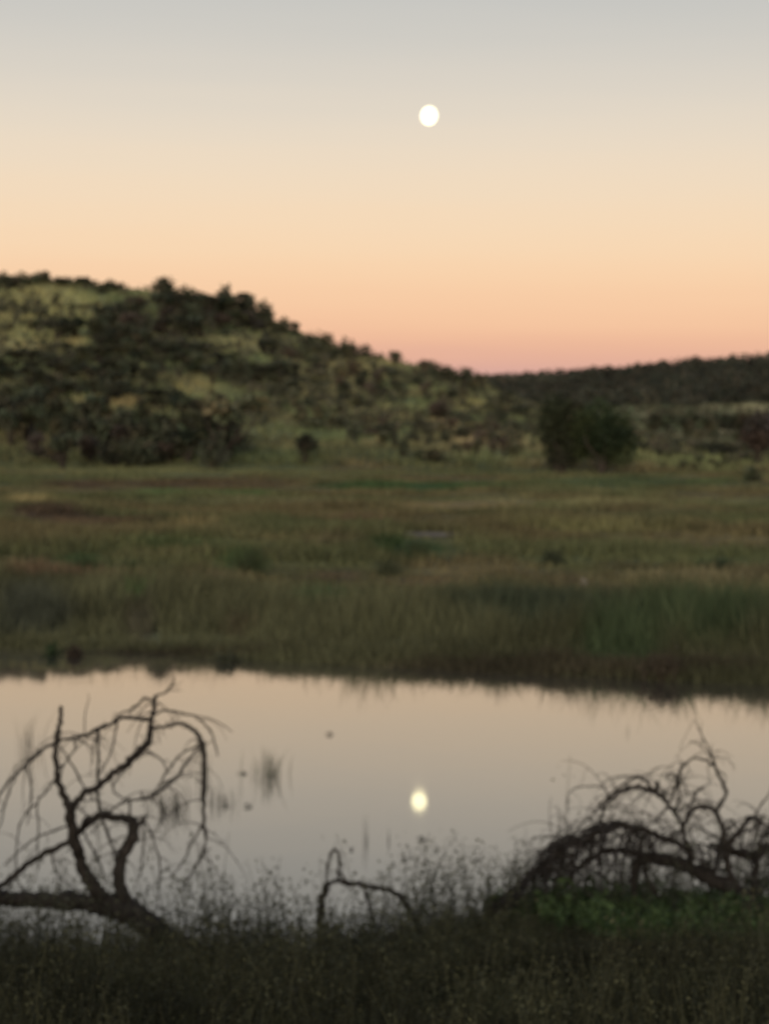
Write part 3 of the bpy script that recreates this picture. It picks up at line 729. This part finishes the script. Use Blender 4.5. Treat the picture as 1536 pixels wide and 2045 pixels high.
# ------------------------------------------------------------------ dead trees
class DeadTree:
    def __init__(self, name, label, conv, base, D0, thin=.97):
        self.conv = conv; self.D0 = D0
        p = pix(*conv(*base), D0)
        self.o = empty(name, (p.x, p.y, p.z)); self.org = np.array(p)
        tag(self.o, label, 'dead tree')
        self.thin = thin; self.paths = {}; self.tw = []; self.seed = 1
    def limb(self, key, pts, w, d1=None, parent=None, name='branch', rough=.07, n=5, d0=None, twigs=0, tl=(.15, .5), hang=1.0, wav=.0, keep=True, bits=False):
        """pts in zoomed photo coordinates, w widths in photo pixels (list or pair), d1 depth at the tip"""
        self.seed += 1; r = np.random.default_rng(self.seed * 13)
        px = [self.conv(*p) for p in pts]
        if parent is not None:
            PP = self.paths[parent][0]
            u_, v_ = project(PP[:, 0], PP[:, 1], PP[:, 2])
            k = int(np.argmin(np.hypot(u_ - px[0][0], v_ - px[0][1])))
            ds = PP[k][1]
        else:
            ds = d0 if d0 is not None else self.D0
        if d1 is None: d1 = ds
        m = len(px)
        if len(w) != m: w = list(np.interp(np.linspace(0, 1, m), np.linspace(0, 1, len(w)), w))
        P3, rr = [], []
        for q in range(m):
            D = ds + (d1 - ds) * q / (m - 1) + (wav * r.normal() if 0 < q else 0)
            P3.append(np.array(pix(*px[q], D))); rr.append(.5 * w[q] * self.thin * D / F)
        if parent is not None: P3[0] = PP[k]
        P, Q = catmull(P3, rr, n)
        jit = r.normal(size=P.shape) * np.minimum(Q, .014)[:, None] * .45; jit[0] = 0
        P = P + jit
        Q = Q * (1 + np.where(Q > .022, .12, .3) * (r.uniform(size=len(Q)) > .84)) * (1 + .08 * r.normal(size=len(Q)))
        self.paths[key] = (P, Q)
        for _ in range(int(len(P) * .22) if max(w) > 4.5 else 0):      # snapped-off stubs
            kk = r.integers(1, len(P)); dd = r.normal(size=3); dd /= np.linalg.norm(dd)
            ln = r.uniform(.03, .09)
            self.tw.append(tube(np.array([P[kk], P[kk] + dd * ln * .6, P[kk] + dd * ln]) - self.org, np.array([.5, .4, .3]) * min(Q[kk], .012), 5, .1, kk))
        if bits: self.tw.append(tube(P - self.org, Q, 5, rough, self.seed))
        else: obj(name, mesh_np(name, *tube(P - self.org, Q, 8, rough, self.seed), smooth=True), M_DEAD, self.o)
        for _ in range(int(round(twigs * (.7 if self.o.name == 'fallen_tree' else 1)))):
            self.twig(P, Q, r, tl, hang)
        return self
    def twig(self, P, Q, r, tl, hang):
        k = r.integers(1, len(P)); s = P[k]
        L_ = r.uniform(*tl)
        d = np.array([r.normal() * .8, r.normal() * .6, r.uniform(-.1, .9)]); d /= np.linalg.norm(d)
        pts = [s]; p = s.copy(); m = 6
        for q in range(m):
            d = d + np.array([r.normal() * .12, r.normal() * .12, -.26 * hang]); d /= np.linalg.norm(d)
            p = p + d * L_ / m; pts.append(p.copy())
        r0 = min(Q[k] * .6, .0055)
        A_, B_ = catmull(pts, np.linspace(r0, .0018, len(pts)), 2)
        self.tw.append(tube(A_ - self.org, B_, 4, 0, 3))
        if r.uniform() < .45:
            s2 = A_[len(A_) // 2]; d2 = r.normal(size=3); d2[2] = -abs(d2[2]); d2 /= np.linalg.norm(d2)
            A2, B2 = catmull([s2, s2 + d2 * L_ * .2 + np.array([0, 0, .02]), s2 + d2 * L_ * .4 + np.array([0, 0, -.05])], [.003, .002, .0015], 3)
            self.tw.append(tube(A2 - self.org, B2, 4, 0, 3))
    def done(self, name='twigs'):
        if self.tw:
            o = obj(name, mesh_np(name, *join_np(self.tw)), M_DEAD, self.o); o['kind'] = 'stuff'
        return self.o

zl = lambda x, y: (x / 2.477, 1300 + y / 2.477)
zm = lambda x, y: (500 + x / 2.477, 1420 + y / 2.477)
zr = lambda x, y: (930 + x / 2.5347, 1420 + y / 2.5347)

d = DeadTree('fallen_tree', 'bare dead tree leaning over the water with two forked upright limbs', zl, (930, 1500), 13.3)
d.limb('trunk', [(1040, 1590), (930, 1490), (800, 1405), (690, 1320), (600, 1270), (500, 1252), (380, 1240), (250, 1232), (120, 1228), (0, 1222), (-160, 1205)], [40, 44, 50, 54, 52, 44, 36, 33, 32, 32, 30], 13.9, name='trunk', rough=.07, twigs=10, tl=(.15, .45))
d.limb('up', [(540, 1262), (490, 1195), (425, 1110), (390, 1010), (368, 920), (350, 830), (345, 765)], [30, 30, 27, 25, 23, 21, 19], 13.2, 'trunk', 'limb', twigs=5)
d.limb('upleft', [(345, 775), (318, 715), (288, 630), (276, 550), (274, 480), (288, 400), (302, 330), (305, 275)], [17, 14, 12.5, 12, 11, 10, 8.5, 8], 13.1, 'up', 'limb', twigs=4, tl=(.1, .3))
d.limb('upright', [(345, 785), (400, 722), (470, 675), (560, 610), (640, 545), (700, 490), (735, 440), (745, 385), (755, 310), (768, 225)], [16, 15, 14, 15, 15, 17, 14, 12, 10, 8], 13.35, 'up', 'limb', twigs=8, tl=(.1, .35))
d.limb('arch', [(650, 1300), (600, 1180), (588, 1080), (610, 1000), (652, 930), (664, 870), (640, 832), (575, 824), (500, 812), (440, 838), (395, 890), (330, 945), (240, 992), (130, 1058), (50, 1125), (-60, 1220)], [32, 28, 25, 24, 24, 22, 18, 16, 17, 18, 15, 13, 13, 13, 13, 12], 13.7, 'trunk', 'limb', twigs=26, tl=(.2, .6))
d.limb('stub', [(664, 880), (690, 850), (722, 812)], [12, 9, 4], None, 'arch')
d.limb('stub2', [(642, 835), (640, 790), (640, 730)], [7, 5, 4], None, 'arch')
d.limb('leftsweep', [(742, 345), (680, 330), (580, 345), (490, 385), (400, 420), (310, 440), (240, 472), (160, 532), (90, 600), (0, 702), (-60, 800)], [7, 7, 8, 7.5, 7, 6, 7, 7, 6, 5, 4], 13.8, 'upright', twigs=22, tl=(.2, .75), hang=1.3)
d.limb('topleft', [(765, 235), (715, 235), (660, 282), (600, 310), (560, 345)], [4, 5, 5, 4, 3], 13.5, 'upright', twigs=3, tl=(.1, .3))
d.limb('topright', [(768, 228), (820, 200), (850, 165), (865, 120)], [5, 4, 3.5, 2.5], 13.2, 'upright', twigs=3, tl=(.1, .25))
d.limb('rightarch', [(750, 388), (810, 376), (870, 356), (930, 370), (975, 408), (1000, 460), (1012, 560), (1003, 680), (1005, 780), (1018, 900), (1005, 1000), (970, 1060), (930, 1130), (890, 1190)], [7, 6.5, 7, 7.5, 9, 10.5, 9, 9.5, 8, 6, 5, 4, 3.5, 3], 13.0, 'upright', twigs=14, tl=(.15, .5))
d.limb('outer', [(760, 330), (800, 295), (880, 302), (960, 322), (1020, 370), (1060, 440), (1078, 520)], [4.5, 4.5, 4, 4, 4, 3.5, 3], 13.6, 'upright', twigs=6, tl=(.2, .5))
d.limb('faint', [(960, 318), (1040, 335), (1110, 370), (1150, 400)], [2.6, 2.2, 2, 1.6], 13.7, 'outer')
d.limb('back1', [(1000, 462), (940, 530), (890, 600), (840, 655), (790, 692), (720, 728), (640, 735)], [5, 5, 5, 6, 6, 6, 5], 12.8, 'rightarch', twigs=8)
d.limb('back2', [(995, 455), (900, 510), (840, 575), (790, 660), (755, 740)], [4, 4, 4, 3.5, 3], 13.3, 'rightarch', twigs=4)
d.limb('stick', [(490, 388), (486, 500), (484, 650), (490, 790), (530, 900), (560, 980), (572, 1050)], [6, 6, 6.5, 6, 5.5, 6, 5], 13.5, 'leftsweep', twigs=3)
for key, pts, par in [
    ('h1', [(138, 555), (152, 640), (156, 720), (146, 790), (134, 860)], 'leftsweep'), ('h2', [(280, 620), (230, 690), (186, 750), (190, 880), (184, 1000), (190, 1080)], 'upleft'),
    ('h3', [(186, 750), (130, 800), (92, 880), (80, 1000), (84, 1080)], 'h2'), ('h4', [(330, 540), (380, 600), (420, 680), (470, 740)], 'leftsweep'), ('h5', [(372, 430), (372, 480), (330, 540), (280, 640)], 'leftsweep'),
    ('h6', [(715, 830), (712, 940), (700, 1080), (690, 1120)], 'stub'), ('h7', [(718, 825), (768, 950), (792, 1070), (784, 1180), (782, 1250)], 'stub'), ('h8', [(405, 890), (470, 1000), (512, 1100), (518, 1200)], 'arch'),
    ('h9', [(570, 345), (560, 460), (520, 560), (480, 620)], 'leftsweep'), ('h10', [(700, 480), (790, 530), (840, 610)], 'upright'), ('h11', [(640, 735), (560, 780), (500, 850), (450, 900)], 'back1'),
    ('h12', [(320, 880), (230, 900), (140, 950), (80, 1000), (20, 1060)], 'up'), ('h13', [(650, 440), (560, 660), (600, 720), (640, 735)], 'upright'), ('h14', [(960, 860), (940, 960), (900, 1050), (840, 1120)], 'rightarch'),
    ('h15', [(240, 930), (260, 1040), (300, 1120), (400, 1190)], 'arch'), ('h16', [(90, 600), (40, 700), (10, 830), (-20, 900)], 'leftsweep')]:
    d.limb(key, pts, [4.2, 3.6, 2.6], 13.2 + .5 * random.random(), par, 'twig', twigs=3, tl=(.1, .35), rough=.05)
d.done()

d = DeadTree('broken_branch', 'short broken branch arching out of the bank weeds', zm, (335, 1180), 13.9)
d.limb('post', [(330, 1260), (338, 1140), (346, 1030), (356, 920), (378, 855)], [13, 14, 15, 15, 13], None, None, 'stem')
d.limb('arch', [(378, 862), (420, 838), (470, 846), (560, 860), (640, 872), (720, 900), (780, 970), (820, 1050), (850, 1150), (860, 1250)], [9, 8, 10, 10, 10, 11, 11, 11, 11, 10], 14.1, 'post', 'limb', twigs=9, tl=(.1, .3))
d.limb('loop', [(375, 855), (380, 770), (400, 705), (420, 680), (438, 720), (440, 780), (430, 840)], [5, 4.5, 4.5, 5, 6, 6, 5], 13.9, 'post', twigs=2, tl=(.08, .2))
d.limb('prong', [(550, 865), (575, 920), (598, 1000), (615, 1100), (620, 1180)], [7, 7, 6, 6, 5], 14.2, 'arch')
d.limb('side', [(470, 846), (440, 800), (425, 790)], [6, 5, 4], None, 'arch')
d.done()

d = DeadTree('fallen_tree', 'dead tree collapsed into a dark tangle of arching branches on the green bank', zr, (1420, 980), 14.2)
d.limb('trunk', [(1480, 1060), (1410, 940), (1320, 880), (1200, 830), (1090, 775), (970, 745), (885, 742)], [42, 38, 33, 31, 28, 25, 22], 14.5, name='trunk', twigs=14)
d.limb('foot', [(880, 735), (862, 790), (850, 860), (852, 930)], [24, 20, 16, 14], 14.4, 'trunk', 'limb')
d.limb('brace', [(885, 765), (915, 830), (950, 890), (975, 940)], [9, 9, 8, 8], None, 'trunk')
d.limb('arch', [(1150, 800), (1120, 700), (1000, 642), (900, 602), (790, 580), (690, 608), (600, 650), (510, 690), (440, 742), (408, 830)], [14, 12, 13, 13, 12, 11, 10, 9, 8, 6], 14.0, 'trunk', 'limb', twigs=80, tl=(.2, .65), hang=1.1)
d.limb('lower', [(900, 735), (800, 706), (700, 710), (620, 752), (560, 805), (510, 880)], [14, 13, 12, 11, 10, 8], 14.7, 'trunk', 'limb', twigs=34, tl=(.15, .5), hang=1.2)
d.limb('ring', [(1390, 940), (1345, 830), (1312, 740), (1312, 670), (1298, 590), (1270, 515), (1205, 480), (1150, 500), (1112, 560), (1105, 640), (1150, 725), (1240, 800)], [16, 14, 12, 11, 11, 11, 10, 9, 8, 8, 7, 6], 14.2, 'trunk', 'limb', twigs=18, tl=(.15, .4))
d.limb('bigloop', [(1282, 500), (1312, 435), (1306, 370), (1270, 295), (1240, 210), (1205, 140), (1160, 40)], [8, 7, 7, 6, 4, 3, 2], 14.0, 'ring', twigs=5, tl=(.1, .35))
d.limb('hoop', [(1266, 290), (1210, 243), (1145, 245), (1095, 285), (1075, 345), (1045, 430), (1010, 500), (960, 560)], [4, 4, 4, 5, 5, 5, 4, 4], 14.3, 'bigloop', twigs=10, tl=(.15, .4))
d.limb('wisp', [(1250, 240), (1195, 175), (1130, 150)], [3, 2.4, 2], 14.1, 'bigloop')
d.limb('midarch', [(1110, 640), (1085, 560), (1040, 490), (985, 430), (930, 400), (860, 385), (790, 402), (725, 450), (692, 505), (672, 570), (610, 680)], [8, 8, 8, 8, 7.5, 8, 7.5, 7, 6, 5, 4], 14.6, 'ring', 'limb', twigs=36, tl=(.2, .6), hang=1.1)
d.limb('highwisp', [(965, 375), (880, 328), (810, 362), (730, 420), (650, 510), (560, 600), (480, 690)], [5, 4.5, 4.5, 4, 4, 3.4, 3], 14.9, 'midarch', twigs=14, tl=(.2, .55))
d.limb('farwisp', [(735, 420), (690, 385), (620, 378), (535, 400), (515, 450), (520, 520)], [2.8, 2.6, 2.4, 2.2, 2, 1.6], 15.1, 'highwisp', twigs=3, tl=(.1, .3))
d.limb('knot', [(960, 430), (968, 390), (962, 360)], [9, 10, 7], None, 'midarch')
d.limb('spur', [(1060, 540), (1080, 440), (1075, 350), (1035, 310), (1015, 340)], [5, 5, 5, 4, 3], 14.3, 'midarch', twigs=10, tl=(.1, .35))
d.limb('spur2', [(1110, 560), (1150, 440), (1170, 410), (1210, 380)], [5, 5, 5, 3], 14.5, 'ring', twigs=8, tl=(.1, .3))
d.limb('rightside', [(1330, 800), (1330, 690), (1395, 590), (1450, 540), (1500, 572), (1560, 590)], [12, 12, 10, 9, 8, 7], 14.4, 'ring', 'limb', twigs=16, tl=(.15, .4))
d.limb('rightpost', [(1440, 990), (1465, 860), (1480, 740), (1530, 690), (1620, 680)], [20, 17, 15, 14, 12], 14.6, 'trunk', 'limb', twigs=14, tl=(.15, .4))
d.limb('crossbar', [(1322, 690), (1390, 705), (1470, 735)], [10, 12, 12], 14.5, 'ring', 'limb', twigs=8)
d.limb('edgearch', [(1480, 740), (1500, 640), (1560, 600), (1620, 640)], [9, 8, 8, 7], 14.3, 'rightpost', 'limb', twigs=10, tl=(.15, .4))
d.limb('tallwisp', [(1455, 540), (1490, 480), (1530, 430), (1560, 350)], [4, 3.5, 3, 2], 14.5, 'rightside', twigs=3)
rr_ = np.random.default_rng(4)
for q in range(50):          # the many thin stems that droop side by side off the big arch
    f = rr_.uniform(); x0, y0 = np.interp(f, [0, .3, .6, 1], [1050, 830, 640, 470]), np.interp(f, [0, .3, .6, 1], [665, 588, 630, 720]) - rr_.uniform(0, 30)
    ln = rr_.uniform(120, 300); sx = rr_.uniform(.25, .75)
    pts = [(x0, y0), (x0 - ln * sx * .45, y0 + ln * .05 - rr_.uniform(0, 25)), (x0 - ln * sx * .85, y0 + ln * .4), (x0 - ln * sx, y0 + ln * .85)]
    d.limb('s%d' % q, pts, [4.4, 4.2, 3.6, 2.8], 14.0 + rr_.uniform(-.4, .9), 'arch', 'twig', twigs=4, tl=(.1, .4), bits=q > 25)
for q in range(14):          # and the snarl towards the edge of the picture
    x0, y0 = rr_.uniform(1120, 1560), rr_.uniform(560, 760); ln = rr_.uniform(90, 260); sx = rr_.uniform(-.7, .6)
    pts = [(x0, y0), (x0 + ln * sx * .4, y0 - rr_.uniform(5, 45)), (x0 + ln * sx * .8, y0 + ln * .3), (x0 + ln * sx, y0 + ln * .8)]
    d.limb('e%d' % q, pts, [5, 4.6, 4, 3], 14.2 + rr_.uniform(-.3, .6), ['rightpost', 'ring', 'crossbar', 'rightside'][q % 4], 'twig', twigs=3, tl=(.1, .35), bits=True)
for q in range(60):          # brushwood sliding down the bank beside it
    f = rr_.uniform(); x0, y0 = 500 - 440 * f + rr_.normal() * 22, 700 + 420 * f + rr_.normal() * 22
    ln = rr_.uniform(60, 190)
    pts = [(x0, y0), (x0 - ln * .35, y0 + ln * .18 - 12), (x0 - ln * .75, y0 + ln * .62), (x0 - ln * .95, y0 + ln * 1.0)]
    d.limb('b%d' % q, pts, [4, 3.4, 2.4], 14.5 + rr_.uniform(-.5, .5), None, 'twig', d0=14.4 + rr_.uniform(-.4, .5), bits=True)
d.done('brushwood')

# ------------------------------------------------------------------ plants and scraps standing in the water
def water_at(px, py):
    rr = ray(px, py); D = -CAMH / rr.z
    return rr.x * D, D
def reed_clump(px, py, hpx, wpx, n, label, col, seed, lean=.3, name='reed_clump', width=.009):
    x, y = water_at(px, py); s = y / F
    r = np.random.default_rng(seed)
    P = np.stack([r.normal(size=n) * wpx * s * .22, r.normal(size=n) * wpx * s * .25, np.full(n, -.12)], 1)
    h = hpx * s * r.uniform(.35, 1.1, n) + .12
    o = obj(name, mesh_np(name, *blades(P, h, np.full(n, width), h * lean * r.uniform(.2, 1.3, n), np.clip(np.tile(np.array(col), (n, 1)) * (1 + .25 * r.normal(size=(n, 1))), .01, .4), 2, seed)), M_GRASS, None, (x, y, 0))
    tag(o, label, 'reeds')
    return o
reed_clump(535, 1548, 66, 90, 54, 'green reed clump standing alone in the pool beside the leaning dead tree', (.05, .066, .028), 1, .26)
reed_clump(408, 1556, 70, 26, 26, 'narrow clump of reeds behind the drooping limb of the leaning dead tree', (.04, .05, .028), 2, .12)
reed_clump(340, 1618, 52, 90, 90, 'low bushy clump of water grass behind the leaning dead tree', (.045, .042, .026), 3, .45)
reed_clump(445, 1604, 44, 60, 26, 'thin sparse reeds just right of the bushy water grass', (.045, .045, .03), 4, .2)
reed_clump(60, 1500, 90, 60, 22, 'thin pale stalks at the left edge behind the dead tree', (.07, .06, .04), 5, .25)
reed_clump(731, 1682, 62, 8, 5, 'thin upright stalk pair in the water below left of the mirrored moon', (.045, .045, .03), 6, .06)
reed_clump(776, 1680, 38, 10, 4, 'short stalks in the water just below the mirrored moon', (.045, .045, .03), 7, .1)
reed_clump(1033, 1700, 52, 8, 4, 'lone thin stalk in the water between moon reflection and tangled tree', (.045, .045, .03), 8, .06)
reed_clump(1254, 1462, 34, 6, 4, 'faint thin stalk far out in the water above the tangled tree', (.06, .055, .04), 9, .08)

def scrap(px, py, wpx, hpx, label, seed, name='floating_weed'):
    """a small raft of leaves and stems lying on the water"""
    x, y = water_at(px, py); s = .75 * y / F
    r = np.random.default_rng(seed); n = 26
    P = np.stack([r.normal(size=n) * wpx * s * .25, r.normal(size=n) * wpx * s * .25, r.uniform(.0, hpx * s, n)], 1)
    parts = [leaves(P, wpx * s * .2 * r.uniform(.6, 1.3, n), np.tile(np.array((.04, .036, .026)), (n, 1)) * r.uniform(.6, 1.4, (n, 1)), seed, 0)]
    for q in range(4):
        e = np.array([r.normal() * wpx * s * .5, r.normal() * wpx * s * .3, .015])
        A_, B_ = catmull([-e * .6, np.array([0, 0, hpx * s * .5]), e], [.004, .005, .003], 3)
        v, l, c, t = tube(A_, B_, 5, .05, q); parts.append((v, l, c, t * .04))
    o = obj(name, mesh_np(name, *join_np(parts)), M_GRASS, None, (x, y, .004))
    tag(o, label, 'water weed')
scrap(659, 1467, 14, 9, 'single dark floating scrap in the open upper middle of pool', 21)
scrap(497, 1611, 22, 8, 'dark oval scrap floating below the lone reed clump', 22)
scrap(452, 1611, 16, 6, 'smaller scrap floating left of the dark oval one', 23)
scrap(486, 1545, 18, 6, 'scrap floating just left of the lone reed clump', 24)
scrap(843, 1676, 10, 12, 'small bud like scrap floating below right of mirrored moon', 25)
scrap(807, 1717, 10, 8, 'small scrap floating over the arching broken branch', 26)
scrap(702, 1697, 10, 8, 'small scrap floating beside the loop of the broken branch', 27)
scrap(1345, 1690, 8, 8, 'tiny scrap seen floating through the tangled tree', 29) if False else None

# weeds on the far waterline at the left, a dead sedge clump on the right
def shore_clump(px, py, hpx, wpx, n, label, col, seed, cat='weed', name='shore_weed'):
    x, y = ground_hit(px, py, 30); s = y / F
    r = np.random.default_rng(seed)
    P = np.stack([r.normal(size=n) * wpx * s * .25, r.normal(size=n) * .15, np.abs(r.normal(size=n)) * hpx * s * .45], 1)
    a = leaves(P, .09 * r.uniform(.6, 1.4, n), np.clip(np.tile(np.array(col), (n, 1)) * (1 + .25 * r.normal(size=(n, 1))), .01, .4), seed)
    Q = np.stack([r.normal(size=n) * wpx * s * .22, r.normal(size=n) * .12, np.full(n, -.05)], 1)
    h = hpx * s * r.uniform(.4, 1.1, n) + .05
    b = blades(Q, h, np.full(n, .018), h * .3, np.tile(np.array(col), (n, 1)), 2, seed + 1)
    o = obj(name, mesh_np(name, *join_np([a, b])), M_GRASS, None, (x, y, float(max(land(x, y), 0))))
    tag(o, label, cat)
shore_clump(104, 1332, 26, 26, 60, 'small green weed poking into the water at the far shore', (.04, .06, .026), 31)
shore_clump(148, 1338, 18, 26, 130, 'low brown weed clump in the shallows beside the small green weed', (.06, .045, .03), 32)
shore_clump(1320, 1368, 66, 90, 160, 'brown dead sedge clump at the far waterline on the right', (.09, .07, .045), 33)
shore_clump(455, 1350, 22, 50, 80, 'green sedge jutting into the water at mid far shore', (.075, .078, .046), 34)

for q, (px, py, h_, w_, c_, lb) in enumerate([
    (178, 1152, 52, 90, (.075, .098, .046), 'dark green weed clump on the plain beside tawny grass at left'),
    (262, 1150, 34, 70, (.052, .074, .034), 'lower green weed clump just right of the dark clump on the plain'),
    (500, 1152, 70, 80, (.072, .09, .042), 'tall green weed clump standing mid plain above the leaning dead tree'),
    (836, 1118, 44, 60, (.07, .088, .042), 'dark green weed clump on the plain under the pale bare patch'),
    (775, 1150, 34, 60, (.078, .086, .046), 'low green weed clump below left of the clump under the bare patch'),
    (268, 1232, 44, 60, (.05, .085, .03), 'bright green weed clump in the reeds at left'),
    (655, 1236, 56, 70, (.044, .066, .03), 'dark green weed clump in the reeds at mid shore'),
    (1105, 1130, 34, 46, (.056, .066, .036), 'low weed clump on the plain right of the pale bare patch'),
    (1435, 1146, 34, 70, (.05, .066, .036), 'low green weed clump on the plain near the right edge')]):
    shore_clump(px, py, h_, w_, 260, lb, c_, 60 + q, 'weed', 'weed_clump')

# a pale stone in the grass of the plain
bm = bmesh.new(); bmesh.ops.create_icosphere(bm, subdivisions=3, radius=1)
for v in bm.verts:
    v.co *= 1 + .35 * (float(vnoise(v.co.x + v.co.z * 2, v.co.y, .6, 3)) - .5)
    if v.co.z < -.5: v.co.z = -.5
ms = bpy.data.meshes.new('stone'); bm.to_mesh(ms); bm.free()
at_ = ms.attributes.new('tint', 'FLOAT_COLOR', 'POINT')
at_.data.foreach_set('color', np.tile(np.array([.3, .26, .2, 1], np.float32), (len(ms.vertices), 1)).ravel())
x, y = ground_hit(1166, 1190, 38)
st = obj('stone', ms, vmat('pale_stone', noise=.3, nscale=14), None, (x, y, float(land(x, y)) + .2))
st.scale = (.12, .12, .3)
tag(st, 'small pale stone in the grass beyond the reeds', 'stone')
